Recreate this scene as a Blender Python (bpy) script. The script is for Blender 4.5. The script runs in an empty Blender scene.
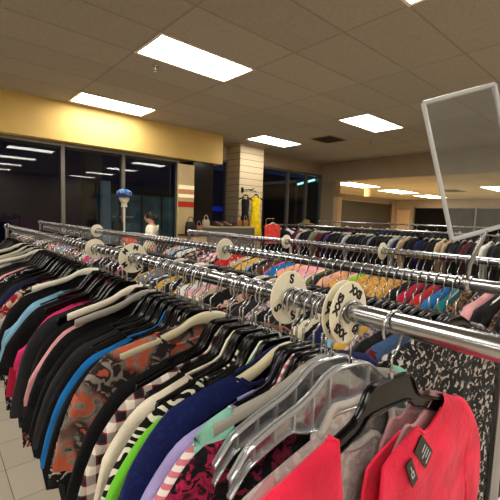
import bpy, math, random
from mathutils import Vector, Matrix
random.seed(7)
sc = bpy.context.scene
COL = sc.collection
PI = math.pi

# ------------------------------------------------------------------ camera
CAM = Vector((0, 0, 1.52)); F = 370.0; PITCH, YAW, ROLL = -.08873, .72136, .035
fw = Vector((math.sin(YAW)*math.cos(PITCH), math.cos(YAW)*math.cos(PITCH), math.sin(PITCH)))
rt = Vector((math.cos(YAW), -math.sin(YAW), 0)); up = rt.cross(fw)
r2 = rt*math.cos(ROLL)+up*math.sin(ROLL); u2 = -rt*math.sin(ROLL)+up*math.cos(ROLL)
cd = bpy.data.cameras.new('camera'); cam = bpy.data.objects.new('camera', cd); COL.objects.link(cam)
cd.sensor_width = 36; cd.lens = 36*F/500; cd.clip_start = .02; cd.clip_end = 200
m3 = Matrix((r2, u2, -fw)).transposed()
cam.matrix_world = Matrix.Translation(CAM) @ m3.to_4x4()
sc.camera = cam
sc.view_settings.view_transform = 'Standard'
sc.view_settings.exposure = 0.15
sc.view_settings.gamma = .92

# ------------------------------------------------------------------ helpers
class MB:
    def __init__(s): s.v = []; s.f = []; s.sm = []
    def quad(s, a, b, c, d, sm=False):
        i = len(s.v); s.v += [tuple(a), tuple(b), tuple(c), tuple(d)]; s.f.append((i, i+1, i+2, i+3)); s.sm.append(sm)
    def box(s, x0, y0, z0, x1, y1, z1):
        i = len(s.v)
        s.v += [(x, y, z) for z in (z0, z1) for y in (y0, y1) for x in (x0, x1)]
        for q in ((0,2,3,1),(4,5,7,6),(0,1,5,4),(2,6,7,3),(0,4,6,2),(1,3,7,5)):
            s.f.append(tuple(i+k for k in q)); s.sm.append(False)
    def grid(s, rows, closed=False, sm=True):
        i = len(s.v); n = len(rows[0])
        for r in rows: s.v += [tuple(p) for p in r]
        for a in range(len(rows)-1):
            for b in range(n if closed else n-1):
                c = (b+1) % n
                s.f.append((i+a*n+b, i+a*n+c, i+(a+1)*n+c, i+(a+1)*n+b)); s.sm.append(sm)
    def cap(s, pts, flip=False):
        i = len(s.v); s.v += [tuple(p) for p in pts]
        q = tuple(range(i, i+len(pts))); s.f.append(q[::-1] if flip else q); s.sm.append(False)
    def tube(s, path, r, n=8, caps=True):
        path = [Vector(p) for p in path]; rr = r if isinstance(r, (list, tuple)) else [r]*len(path)
        ref = None; rows = []
        for k, p in enumerate(path):
            t = (path[min(k+1, len(path)-1)]-path[max(k-1, 0)]).normalized()
            if ref is None:
                ref = Vector((0, 0, 1)) if abs(t.z) < .9 else Vector((0, 1, 0))
            a = (ref - t*ref.dot(t)).normalized(); ref = a; b = t.cross(a)
            rows.append([p+(a*math.cos(2*PI*j/n)+b*math.sin(2*PI*j/n))*rr[k] for j in range(n)])
        s.grid(rows, True)
        if caps: s.cap(rows[0], True); s.cap(rows[-1])
    def lathe(s, prof, n=24, o=(0, 0, 0), axis='z'):
        rows = []
        for r, z in prof:
            row = []
            for j in range(n):
                a = 2*PI*j/n; c, d = r*math.cos(a), r*math.sin(a)
                row.append((o[0]+c, o[1]+d, o[2]+z) if axis == 'z' else (o[0]+c, o[1]+z, o[2]+d))
            rows.append(row)
        s.grid(rows, True)
    def ball(s, c, r, n=12, m=8):
        rx, ry, rz = r if isinstance(r, (tuple, list)) else (r, r, r)
        rows = []
        for k in range(m+1):
            t = PI*k/m
            rows.append([(c[0]+rx*math.sin(t)*math.cos(2*PI*j/n), c[1]+ry*math.sin(t)*math.sin(2*PI*j/n), c[2]+rz*math.cos(t)) for j in range(n)])
        s.grid(rows, True)
    def mesh(s, name):
        me = bpy.data.meshes.new(name); me.from_pydata(s.v, [], s.f); me.update()
        me.polygons.foreach_set('use_smooth', s.sm)
        return me
    def build(s, name, mat, parent=None):
        return link(name, s.mesh(name), mat, parent)

def link(name, me, mat, parent=None):
    o = bpy.data.objects.new(name, me); COL.objects.link(o)
    if mat and not me.materials: me.materials.append(mat)
    if parent: o.parent = parent
    return o
def tag(o, label=None, cat=None, group=None, kind=None):
    if label: o['label'] = label
    if cat: o['category'] = cat
    if group: o['group'] = group
    if kind: o['kind'] = kind
    return o
def empty(name, loc=(0, 0, 0), rz=0):
    o = bpy.data.objects.new(name, None); o.empty_display_size = .05; COL.objects.link(o)
    o.location = loc; o.rotation_euler = (0, 0, rz); return o
def struct(o): o['kind'] = 'structure'; return o
def setmat(o, m):
    o.material_slots[0].link = 'OBJECT'; o.material_slots[0].material = m

def lin(c):
    return tuple((x/255/12.92 if x/255 <= .04045 else ((x/255+.055)/1.055)**2.4) for x in c)+(1,)

# ------------------------------------------------------------------ materials
def nt(name):
    m = bpy.data.materials.new(name); m.use_nodes = True; t = m.node_tree
    b = t.nodes['Principled BSDF']; return m, t, b
def N(t, typ, **kw):
    n = t.nodes.new(typ)
    for k, v in kw.items():
        if k.startswith('i_'):
            n.inputs[k[2:].replace('_', ' ')].default_value = v
        else: setattr(n, k, v)
    return n
def ramp(t, fac, stops, interp='LINEAR'):
    r = t.nodes.new('ShaderNodeValToRGB'); r.color_ramp.interpolation = interp
    e = r.color_ramp.elements
    while len(e) < len(stops): e.new(.5)
    for k, (p, c) in enumerate(stops): e[k].position = p; e[k].color = c
    t.links.new(fac, r.inputs['Fac']); return r.outputs['Color']
def simple(name, rgb, rough=.5, metal=0, noise=.08, nscale=30, spec=.5, emit=0, coat=0, bump=0):
    m, t, b = nt(name); c = lin(rgb)
    tc = N(t, 'ShaderNodeTexCoord'); nz = N(t, 'ShaderNodeTexNoise', i_Scale=nscale)
    t.links.new(tc.outputs['Object'], nz.inputs['Vector'])
    lo = tuple(x*(1-noise) for x in c[:3])+(1,); hi = tuple(min(1, x*(1+noise)) for x in c[:3])+(1,)
    out = ramp(t, nz.outputs['Fac'], [(.3, lo), (.7, hi)])
    t.links.new(out, b.inputs['Base Color'])
    b.inputs['Roughness'].default_value = rough; b.inputs['Metallic'].default_value = metal
    b.inputs['Specular IOR Level'].default_value = spec
    if coat: b.inputs['Coat Weight'].default_value = coat
    if emit:
        t.links.new(out, b.inputs['Emission Color']); b.inputs['Emission Strength'].default_value = emit
    if bump:
        bp = N(t, 'ShaderNodeBump', i_Strength=bump, i_Distance=.002)
        t.links.new(nz.outputs['Fac'], bp.inputs['Height']); t.links.new(bp.outputs['Normal'], b.inputs['Normal'])
    return m
def emitter(name, rgb, s):
    m, t, b = nt(name); e = N(t, 'ShaderNodeEmission', i_Strength=s); e.inputs['Color'].default_value = lin(rgb)
    t.links.new(e.outputs[0], t.nodes['Material Output'].inputs['Surface']); return m

def fabric(name, c1, pattern='plain', c2=None, c3=None, scale=1.0, rough=.9, alpha=1.0):
    m, t, b = nt(name); L = t.links
    tc = N(t, 'ShaderNodeTexCoord'); V = tc.outputs['Object']
    a = lin(c1); d = lin(c2) if c2 else a; e = lin(c3) if c3 else d
    fold = N(t, 'ShaderNodeTexNoise', i_Scale=14.0, i_Detail=4.0); L.new(V, fold.inputs['Vector'])
    if pattern == 'plain':
        lo = tuple(x*.78 for x in a[:3])+(1,); hi = tuple(min(1, x*1.12) for x in a[:3])+(1,)
        colr = ramp(t, fold.outputs['Fac'], [(.3, lo), (.65, hi)])
    elif pattern == 'stripe':
        w = N(t, 'ShaderNodeTexWave', i_Scale=18*scale, i_Distortion=.5); w.bands_direction = 'Z'
        L.new(V, w.inputs['Vector']); colr = ramp(t, w.outputs['Fac'], [(.42, a), (.55, d)])
    elif pattern == 'vstripe':
        w = N(t, 'ShaderNodeTexWave', i_Scale=18*scale, i_Distortion=.5); w.bands_direction = 'X'
        L.new(V, w.inputs['Vector']); colr = ramp(t, w.outputs['Fac'], [(.42, a), (.55, d)])
    elif pattern == 'plaid':
        w = N(t, 'ShaderNodeTexWave', i_Scale=9*scale, i_Distortion=.2); w.bands_direction = 'Z'; L.new(V, w.inputs['Vector'])
        x = N(t, 'ShaderNodeTexWave', i_Scale=9*scale, i_Distortion=.2); x.bands_direction = 'X'; L.new(V, x.inputs['Vector'])
        ca = ramp(t, w.outputs['Fac'], [(.0, a), (.35, a), (.42, d), (.6, d), (.68, e)], 'CONSTANT')
        cb = ramp(t, x.outputs['Fac'], [(.0, a), (.35, a), (.42, d), (.6, d), (.68, e)], 'CONSTANT')
        mx = N(t, 'ShaderNodeMix', data_type='RGBA'); mx.inputs['Factor'].default_value = .42
        L.new(ca, mx.inputs[6]); L.new(cb, mx.inputs[7]); colr = mx.outputs[2]
    elif pattern == 'zebra':
        w = N(t, 'ShaderNodeTexWave', i_Scale=13*scale, i_Distortion=9.0, i_Detail=1.0); w.inputs['Detail Scale'].default_value = 1.2
        w.bands_direction = 'DIAGONAL'; L.new(V, w.inputs['Vector']); colr = ramp(t, w.outputs['Fac'], [(.62, a), (.68, d)])
    elif pattern in ('floral', 'speckle', 'spots', 'lace'):
        nz = N(t, 'ShaderNodeTexNoise', i_Scale=(22 if pattern == 'floral' else 75)*scale, i_Detail=3.0)
        nz.inputs['Distortion'].default_value = 1.4 if pattern == 'floral' else .6; L.new(V, nz.inputs['Vector'])
        n2 = N(t, 'ShaderNodeTexNoise', i_Scale=9.0*scale); L.new(V, n2.inputs['Vector'])
        if pattern == 'floral':
            ca = ramp(t, nz.outputs['Fac'], [(.38, d), (.44, a), (.54, a), (.58, e)])
            cb = ramp(t, nz.outputs['Fac'], [(.45, d), (.52, e), (.66, a)])
            mx = N(t, 'ShaderNodeMix', data_type='RGBA'); sw = ramp(t, n2.outputs['Fac'], [(.45, (0,0,0,1)), (.55, (1,1,1,1))])
            L.new(sw, mx.inputs['Factor']); L.new(ca, mx.inputs[6]); L.new(cb, mx.inputs[7]); colr = mx.outputs[2]
        else:
            k0 = .55 if pattern == 'lace' else .47
            colr = ramp(t, nz.outputs['Fac'], [(k0, a), (k0+.05, d)] + ([(.62, e)] if c3 else []))
    elif pattern == 'tiedye':
        nz = N(t, 'ShaderNodeTexNoise', i_Scale=9*scale, i_Detail=1.0); L.new(V, nz.inputs['Vector'])
        colr = ramp(t, nz.outputs['Fac'], [(.4, a), (.54, a), (.6, d), (.68, d), (.72, e)])
    L.new(colr, b.inputs['Base Color'])
    b.inputs['Roughness'].default_value = rough; b.inputs['Specular IOR Level'].default_value = .2
    b.inputs['Sheen Weight'].default_value = .15
    wv = N(t, 'ShaderNodeTexNoise', i_Scale=260.0); L.new(V, wv.inputs['Vector'])
    ad = N(t, 'ShaderNodeMath', operation='ADD'); L.new(fold.outputs['Fac'], ad.inputs[0])
    ml = N(t, 'ShaderNodeMath', operation='MULTIPLY'); ml.inputs[1].default_value = .12; L.new(wv.outputs['Fac'], ml.inputs[0]); L.new(ml.outputs[0], ad.inputs[1])
    bp = N(t, 'ShaderNodeBump', i_Strength=.6, i_Distance=.016); L.new(ad.outputs[0], bp.inputs['Height']); L.new(bp.outputs[0], b.inputs['Normal'])
    if alpha < 1: b.inputs['Alpha'].default_value = alpha
    return m

M = {}
M['chrome'] = simple('chrome', (178, 181, 186), .2, 1, .04, 20)
M['hookmetal'] = simple('hook steel', (188, 190, 194), .2, 1, .1, 90)
M['black'] = simple('black plastic', (11, 11, 13), .2, 0, .2, 60, .42)
M['ivory'] = simple('ivory plastic', (206, 198, 168), .38, 0, .05, 25)
M['greyp'] = simple('grey plastic', (158, 156, 148), .35, 0, .06, 25)
M['white'] = simple('white plastic', (226, 222, 205), .4, 0, .04, 25)
M['disc'] = simple('divider plastic', (236, 230, 208), .42, 0, .03, 30)
M['ink'] = simple('black ink', (22, 20, 24), .6, 0, .1, 60)
M['frame_grey'] = simple('painted metal', (118, 114, 106), .4, .4, .06, 20)
M['wood'] = simple('shelf laminate', (176, 164, 142), .5, 0, .08, 9)
M['darkbrown'] = simple('dark brown leather', (58, 40, 30), .5, 0, .2, 30)
M['tanleather'] = simple('tan leather', (142, 98, 62), .5, 0, .2, 30)
M['blackleather'] = simple('black leather', (20, 19, 20), .45, 0, .2, 40)
M['rubber'] = simple('black rubber', (25, 25, 25), .7)

def clear_mat(name, a, tint=(235, 238, 240), gl=(225, 228, 230), diff=.12):
    m, t, b = nt(name); L = t.links
    tr = N(t, 'ShaderNodeBsdfTransparent'); tr.inputs['Color'].default_value = lin(tint)
    gs = N(t, 'ShaderNodeBsdfGlossy', i_Roughness=.12); gs.inputs['Color'].default_value = lin(gl)
    nz = N(t, 'ShaderNodeTexNoise', i_Scale=45.0); tc = N(t, 'ShaderNodeTexCoord'); L.new(tc.outputs['Object'], nz.inputs['Vector'])
    bp = N(t, 'ShaderNodeBump', i_Strength=.25, i_Distance=.004); L.new(nz.outputs['Fac'], bp.inputs['Height']); L.new(bp.outputs[0], gs.inputs['Normal'])
    df = N(t, 'ShaderNodeBsdfDiffuse'); df.inputs['Color'].default_value = lin(gl)
    m1 = N(t, 'ShaderNodeMixShader'); m1.inputs[0].default_value = a; L.new(tr.outputs[0], m1.inputs[1]); L.new(gs.outputs[0], m1.inputs[2])
    m2 = N(t, 'ShaderNodeMixShader'); m2.inputs[0].default_value = diff; L.new(m1.outputs[0], m2.inputs[1]); L.new(df.outputs[0], m2.inputs[2])
    L.new(m2.outputs[0], t.nodes['Material Output'].inputs['Surface']); return m
M['clear'] = clear_mat('clear plastic', .3, diff=.07)
M['clear_rim'] = clear_mat('clear plastic edge', .5, diff=.3)
M['acrylic'] = clear_mat('acrylic sheet', .08, diff=.05)
M['acrylic_edge'] = clear_mat('acrylic edge', .3, diff=.6)
def pane_mat():
    m, t, b = nt('window glass'); L = t.links
    tr = N(t, 'ShaderNodeBsdfTransparent'); tr.inputs['Color'].default_value = (.5, .56, .6, 1)
    gs = N(t, 'ShaderNodeBsdfGlossy', i_Roughness=.015); gs.inputs['Color'].default_value = (1, 1, 1, 1)
    fr = N(t, 'ShaderNodeFresnel', i_IOR=1.55)
    mx = N(t, 'ShaderNodeMixShader'); L.new(fr.outputs[0], mx.inputs[0]); L.new(tr.outputs[0], mx.inputs[1]); L.new(gs.outputs[0], mx.inputs[2])
    L.new(mx.outputs[0], t.nodes['Material Output'].inputs['Surface']); return m
M['pane'] = pane_mat()

LX, LY, CH = 1.748, 3.383, 3.25          # ceiling module origin and height
def ceiling_mat(name, base, h):
    m, t, b = nt(name); L = t.links
    tc = N(t, 'ShaderNodeTexCoord'); mp = N(t, 'ShaderNodeMapping'); mp.inputs['Location'].default_value = (-LX, -LY, 0)
    L.new(tc.outputs['Object'], mp.inputs['Vector'])
    br = N(t, 'ShaderNodeTexBrick', offset=0.0, i_Scale=1.0); br.inputs['Mortar Size'].default_value = .011
    br.inputs['Mortar Smooth'].default_value = .15; br.inputs['Brick Width'].default_value = 1.22; br.inputs['Row Height'].default_value = .61
    c = lin(base); br.inputs['Color1'].default_value = c; br.inputs['Color2'].default_value = tuple(x*.9 for x in c[:3])+(1,)
    br.inputs['Mortar'].default_value = tuple(x*.74 for x in c[:3])+(1,)
    L.new(mp.outputs[0], br.inputs['Vector'])
    nz = N(t, 'ShaderNodeTexNoise', i_Scale=90.0, i_Detail=3.0); L.new(tc.outputs['Object'], nz.inputs['Vector'])
    sp = ramp(t, nz.outputs['Fac'], [(.35, (.82, .82, .82, 1)), (.6, (1, 1, 1, 1))])
    mx = N(t, 'ShaderNodeMix', data_type='RGBA', blend_type='MULTIPLY'); mx.inputs['Factor'].default_value = 1
    L.new(br.outputs['Color'], mx.inputs[6]); L.new(sp, mx.inputs[7]); L.new(mx.outputs[2], b.inputs['Base Color'])
    b.inputs['Roughness'].default_value = .95; b.inputs['Specular IOR Level'].default_value = .1
    bp = N(t, 'ShaderNodeBump', i_Strength=.5, i_Distance=.01); bp.invert = True; L.new(br.outputs['Fac'], bp.inputs['Height']); L.new(bp.outputs[0], b.inputs['Normal'])
    return m
M['ceil'] = ceiling_mat('ceiling tile', (180, 170, 156), CH)
M['ceil2'] = ceiling_mat('ceiling tile light', (226, 206, 168), CH)
M['cream'] = simple('cream paint', (216, 184, 112), .7, 0, .04, 3)
M['taupe'] = simple('taupe paint', (172, 154, 132), .75, 0, .05, 3)
M['tan'] = simple('tan paint', (160, 140, 112), .7, 0, .05, 3)
M['tanlight'] = simple('light tan paint', (214, 180, 142), .7, 0, .05, 3)
M['wallpaint'] = simple('wall paint', (190, 174, 144), .8, 0, .04, 3)
M['asphalt'] = simple('asphalt', (38, 38, 42), .9, 0, .3, 12)
def floor_mat():
    m, t, b = nt('vinyl floor'); L = t.links
    tc = N(t, 'ShaderNodeTexCoord'); br = N(t, 'ShaderNodeTexBrick', offset=0.0, i_Scale=1.0)
    br.inputs['Mortar Size'].default_value = .002; br.inputs['Brick Width'].default_value = .305; br.inputs['Row Height'].default_value = .305
    br.inputs['Color1'].default_value = lin((196, 186, 168)); br.inputs['Color2'].default_value = lin((204, 194, 178)); br.inputs['Mortar'].default_value = lin((110, 102, 92))
    L.new(tc.outputs['Object'], br.inputs['Vector']); L.new(br.outputs['Color'], b.inputs['Base Color']); b.inputs['Roughness'].default_value = .35
    return m
M['floor'] = floor_mat()
def groove_mat(name, base, dark, scale, horiz=True, w=.06):
    m, t, b = nt(name); L = t.links
    tc = N(t, 'ShaderNodeTexCoord'); sx = N(t, 'ShaderNodeSeparateXYZ'); L.new(tc.outputs['Object'], sx.inputs[0])
    ml = N(t, 'ShaderNodeMath', operation='MULTIPLY'); ml.inputs[1].default_value = scale
    L.new(sx.outputs['Z' if horiz else 'X'], ml.inputs[0])
    frn = N(t, 'ShaderNodeMath', operation='FRACT'); L.new(ml.outputs[0], frn.inputs[0])
    col = ramp(t, frn.outputs[0], [(0, lin(dark)), (w, lin(dark)), (w*1.6, lin(base)), (1, lin(base))])
    L.new(col, b.inputs['Base Color']); b.inputs['Roughness'].default_value = .6
    bp = N(t, 'ShaderNodeBump', i_Strength=.6, i_Distance=.01); L.new(frn.outputs[0], bp.inputs['Height'])
    return m
M['slat'] = groove_mat('slatwall', (196, 178, 148), (112, 96, 74), 1/.152)
M['shutter'] = groove_mat('shutter', (70, 64, 46), (40, 36, 28), 1/.16, False, .2)
M['lamp'] = emitter('light diffuser', (255, 250, 241), 17.0)
M['lamp2'] = emitter('far light diffuser', (255, 238, 208), 20.0)
M['cyan'] = emitter('cool tube', (170, 240, 240), 2.6)
M['blue'] = emitter('blue strip', (12, 34, 150), .9)

# ------------------------------------------------------------------ setting
def boxo(name, b, mat, parent=None):
    mb = MB(); mb.box(*b); return mb.build(name, M[mat] if isinstance(mat, str) else mat, parent)
SW = 9.4        # plane of the right-hand opening
struct(boxo('floor', (-7, -7, -.1, 20.5, 10.4, 0), 'floor'))
mb = MB(); mb.box(-7, -7, CH, SW, 7.6, CH+.1); struct(mb.build('ceiling', M['ceil']))
struct(boxo('ceiling_annex', (SW+.25, -7, 2.75, 20.5, 10.5, 2.85), 'ceil2'))
struct(boxo('wall_left', (-7.1, -7, 0, -7, 7, CH), 'wallpaint'))
struct(boxo('wall_front', (-7, -7.1, 0, 20.5, -7, CH), 'wallpaint'))
w = boxo('wall_back', (-7, 6.6, 2.64, 4.92, 7.5, CH), 'cream'); struct(w)               # yellow soffit over the shop windows
# far facade on the recessed plane
GY = 7.45
struct(boxo('wall_back_recess', (4.92, GY-.02, 2.9, SW, GY+.12, CH), 'taupe'))
struct(boxo('wall_right_soffit', (SW, -7, 2.70, SW+.25, 7.6, CH), 'taupe'))
# column at the opening
mb = MB(); mb.box(SW, 6.9, 0, SW+.3, 7.5, 2.70); mb.box(SW-.02, 6.72, 2.22, SW+.32, 7.5, 2.32); struct(mb.build('trim_1', M['tan']))
struct(boxo('trim_2', (SW-.01, 6.74, 0, SW+.2, 6.9, 2.22), 'tanlight'))
# annex walls
struct(boxo('wall_annex_back', (SW+.25, 10.3, 0, 20.5, 10.4, 2.75), 'taupe'))
struct(boxo('wall_annex_left', (SW+.27, 7.5, 0, SW+.4, 10.3, 2.75), simple('night wall left', (16, 17, 24), .8))); struct(boxo('wall_annex_right', (19.7, -7, 0, 19.8, 10.3, 2.75), 'taupe'))
s = boxo('door_1', (12.0, 10.24, 0, 18.9, 10.29, 2.46), 'shutter'); struct(s)
boxo('shutter_rail', (11.9, 10.22, 2.46, 19.2, 10.295, 2.53), 'tan', s)
boxo('shutter_jamb', (18.9, 10.22, 0, 19.2, 10.295, 2.53), simple('maroon jamb', (84, 46, 36), .6), s)
struct(boxo('door_2', (19.64, 9.45, 0, 19.69, 10.15, 2.2), 'tanlight'))
w = boxo('window_4', (19.65, 1, .3, 19.69, 9.2, 2.3), simple('dark glass', (14, 13, 12), .05, 0, .1, 3, .8)); struct(w)
for y in (1, 3.4, 6.2, 9.14): boxo('window_frame', (19.62, y, .2, 19.68, y+.06, 2.36), 'frame_grey', w)
# slatwall column
wall_column = struct(boxo('wall_column', (5.66, 6.9, 0, 6.42, 7.5, CH), 'slat'))
# window wall: frame and panes
def window(name, x0, x1, y, z0, z1, mull, fm='frame_grey'):
    mb = MB(); mb.box(x0, y-.05, z0, x1, y+.05, z0+.08); mb.box(x0, y-.05, z1-.06, x1, y+.05, z1)
    root = mb.build(name, M[fm]); struct(root)
    xs = [x0]+mull+[x1]
    for x in xs: boxo('mullion', (x-.03, y-.06, z0, x+.03, y+.06, z1), fm, root)
    for a, b in zip(xs, xs[1:]):
        p = MB(); p.quad((a, y, z0), (b, y, z0), (b, y, z1), (a, y, z1)); p.build('pane', M['pane'], root)
    return root
window('window_1', -6.9, 3.92, 6.82, .1, 2.64, [-4.6, -2.4, -.5, 1.75, 2.78])
window('window_2', 4.75, 5.66, GY, .1, 2.9, [])
window('window_3', 6.42, SW, GY, .1, 2.9, [7.9, 8.7])
boxo('wall_pier', (4.24, 6.7, 0, 4.75, 7.5, 2.64), simple('dark pier', (34, 30, 28), .15, 0, .1, 4, .6))['kind'] = 'structure'
# world & outside
wd = bpy.data.worlds.new('night'); sc.world = wd; wd.use_nodes = True
wd.node_tree.nodes['Background'].inputs[0].default_value = (.012, .017, .045, 1); wd.node_tree.nodes['Background'].inputs[1].default_value = 1.0
o = boxo('ground', (-14, 7.5, -.13, 24, 26, -.101), 'asphalt'); struct(o)

# ------------------------------------------------------------------ ceiling fixtures
def ceiling_light(x, y, z, lab, grp, mat='lamp'):
    r = empty('ceiling_light', (x, y, z)); tag(r, lab, 'ceiling light', grp)
    f = MB(); t = .03
    f.box(0, 0, -.012, 1.22, t, .0); f.box(0, .61-t, -.012, 1.22, .61, .0); f.box(0, t, -.012, t, .61-t, 0); f.box(1.22-t, t, -.012, 1.22, .61-t, 0)
    f.build('frame', M['white'], r)
    d = MB(); d.quad((t, t, -.005), (t, .61-t, -.005), (1.22-t, .61-t, -.005), (1.22-t, t, -.005)); d.build('diffuser', M[mat], r)
    return r
labs = {(0, 0): 'large bright ceiling light panel nearest overhead, upper left', (0, 1): 'bright ceiling light panel just in front of the yellow soffit',
        (1, 0): 'bright ceiling light panel right of the dark ceiling vent', (1, 1): 'bright ceiling light panel above the slatted cream column',
        (0, -1): 'ceiling light panel whose corner shows at the top edge'}
for i in (-2, -1, 0, 1):
    for j in (-4, -3, -2, -1, 0, 1):
        if i in (-1, -2) and j == 1 and i == -2: continue
        ceiling_light(LX+3.66*i, LY+2.44*j, CH-.001, labs.get((i, j), 'ceiling light panel outside the photo behind or beside the racks'), None if (i, j) in labs else 'unseen ceiling lights')
for k, (x, y, l) in enumerate(((10.2, 6.9, 'ceiling light in the far room nearest the tan column'), (13.4, 7.0, 'middle ceiling light in the far room beyond the opening'),
                               (16.5, 7.05, 'farthest ceiling light in the room beyond the opening'), (13.4, 3.4, 'far room ceiling light toward the right, outside the photo'), (16.5, 3.4, 'far room ceiling light at the far right, outside the photo'))):
    r = ceiling_light(x, y, 2.749, l, None, 'lamp2'); r.scale = (1.65, 1.42, 1)
def vent(x, y, z, w, d, lab):
    r = empty('ceiling_vent', (x, y, z)); tag(r, lab, 'vent')
    f = MB(); t = .03
    f.box(0, 0, -.012, w, t, 0); f.box(0, d-t, -.012, w, d, 0); f.box(0, t, -.012, t, d-t, 0); f.box(w-t, t, -.012, w, d-t, 0); f.build('frame', M['tan'], r)
    boxo('backing', (t, t, -.003, w-t, d-t, -.001), 'black', r)
    s = MB()
    for k in range(9):
        yy = t+(k+.5)*(d-2*t)/9; s.box(t, yy-.012, -.01, w-t, yy+.008, -.006)
    s.build('louvre', simple('vent louvre', (70, 58, 44), .6), r)
vent(6.28, 4.78, CH-.001, .64, .58, 'dark square air vent in the ceiling between two light panels')
vent(14.2, 5.2, 2.749, 1.0, .6, 'dark air vent in the far room ceiling')
def sprinkler(x, y, lab):
    r = empty('sprinkler_head', (x, y, CH+.002)); tag(r, lab, 'sprinkler')
    a = MB(); a.lathe([(.0, 0), (.045, 0), (.045, -.006), (.03, -.014), (0, -.014)], 20); a.build('escutcheon', M['chrome'], r)
    b = MB(); b.lathe([(.012, -.01), (.012, -.04), (.006, -.05), (.006, -.065), (.022, -.067), (.022, -.071), (0, -.071)], 14); b.build('nozzle', M['chrome'], r)
sprinkler(2.09, 4.18, 'small chrome sprinkler head between the two left ceiling lights')
sprinkler(7.31, 4.48, 'small sprinkler head below the ceiling light beside the vent')
# hanging lit box in the far room
r = empty('hanging_sign', (11.0, 6.75, 2.75)); tag(r, 'small pale yellow lit box hanging from the far room ceiling', 'sign')
b = MB(); b.box(-.05, -.09, -.42, .05, .09, -.12); b.build('box', simple('lit yellow box', (220, 190, 130), .5, emit=.5), r)
b = MB(); b.tube([(0, -.06, -.12), (0, -.06, 0)], .006); b.tube([(0, .06, -.12), (0, .06, 0)], .006); b.build('stem', M['frame_grey'], r)

# ------------------------------------------------------------------ outside the windows; wall, pillar and post colours carry weak added emission
def tubelamp(p, q, lab):
    r = empty('street_light', (p[0], p[1], -.1)); tag(r, lab, 'street light')
    p0 = Vector((0, 0, p[2]+.1)); d = p0+Vector(q)-Vector(p); a = MB(); a.tube([p0, d], .035, 8); a.build('tube', M['cyan'], r)
    b = MB(); b.tube([p0+Vector((0, 0, .07)), d+Vector((0, 0, .07))], .05, 6); b.build('housing', M['frame_grey'], r)
    c = MB(); c.tube([(0, 0, 0), p0+Vector((0, 0, .07))], .04, 8); c.build('pole', M['frame_grey'], r)
tubelamp((7.23, 9.2, 3.08), (6.83, 8.2, 3.1), 'cool white tube light seen through glass left of the slatted column')
tubelamp((9.15, 8.2, 2.63), (9.33, 7.62, 2.77), 'long cool white tube light behind the dark glass beside the tan column')
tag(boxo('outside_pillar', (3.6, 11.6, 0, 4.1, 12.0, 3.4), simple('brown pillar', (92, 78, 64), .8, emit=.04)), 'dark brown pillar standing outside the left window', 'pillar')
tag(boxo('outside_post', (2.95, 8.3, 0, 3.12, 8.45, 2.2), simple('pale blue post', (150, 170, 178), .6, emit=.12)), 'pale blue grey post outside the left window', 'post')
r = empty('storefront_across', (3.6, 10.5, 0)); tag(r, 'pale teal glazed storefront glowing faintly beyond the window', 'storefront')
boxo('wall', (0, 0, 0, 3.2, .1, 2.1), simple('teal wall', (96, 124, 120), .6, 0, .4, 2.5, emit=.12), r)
boxo('header', (-.05, -.05, 2.05, 3.25, .12, 2.3), simple('dark header', (42, 46, 46), .6), r)
for x in (0, .62, 1.25, 1.9, 2.5, 3.14): boxo('mullion', (x, -.05, 0, x+.05, 0, 2.1), 'frame_grey', r)
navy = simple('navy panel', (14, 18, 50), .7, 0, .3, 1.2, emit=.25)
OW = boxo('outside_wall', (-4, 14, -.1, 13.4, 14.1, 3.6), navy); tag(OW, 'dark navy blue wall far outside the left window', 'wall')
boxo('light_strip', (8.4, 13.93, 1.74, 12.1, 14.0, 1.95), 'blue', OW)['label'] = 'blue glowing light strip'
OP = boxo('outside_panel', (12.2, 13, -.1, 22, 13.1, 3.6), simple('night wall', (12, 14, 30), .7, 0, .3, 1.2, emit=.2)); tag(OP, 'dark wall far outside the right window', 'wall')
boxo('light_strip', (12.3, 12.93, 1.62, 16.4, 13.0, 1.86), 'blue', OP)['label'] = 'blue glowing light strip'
# cream panel with red stripe; pale glowing stripes paint in reflected lights
r = empty('wall_panel', (3.86, 6.64, -.08)); tag(r, 'cream wall panel with a red stripe right of the window', 'panel')
boxo('board', (0, 0, .05, .37, .05, 2.62), simple('cream board', (206, 184, 138), .35, 0, .05, 4), r)
boxo('stripe', (0, -.006, 1.76, .37, 0, 1.87), simple('red stripe', (196, 44, 22), .4), r)
boxo('painted_glow_stripe', (0, -.006, 1.95, .37, 0, 2.02), simple('painted glow stripe', (248, 236, 190), .4, emit=.3), r)
boxo('painted_glow_stripe', (0, -.006, 2.12, .37, 0, 2.2), simple('painted glow stripe b', (248, 236, 190), .4, emit=.3), r)
boxo('pink_stripe', (0, -.006, 2.04, .37, 0, 2.1), simple('pink stripe', (226, 150, 112), .4), r)

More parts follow.
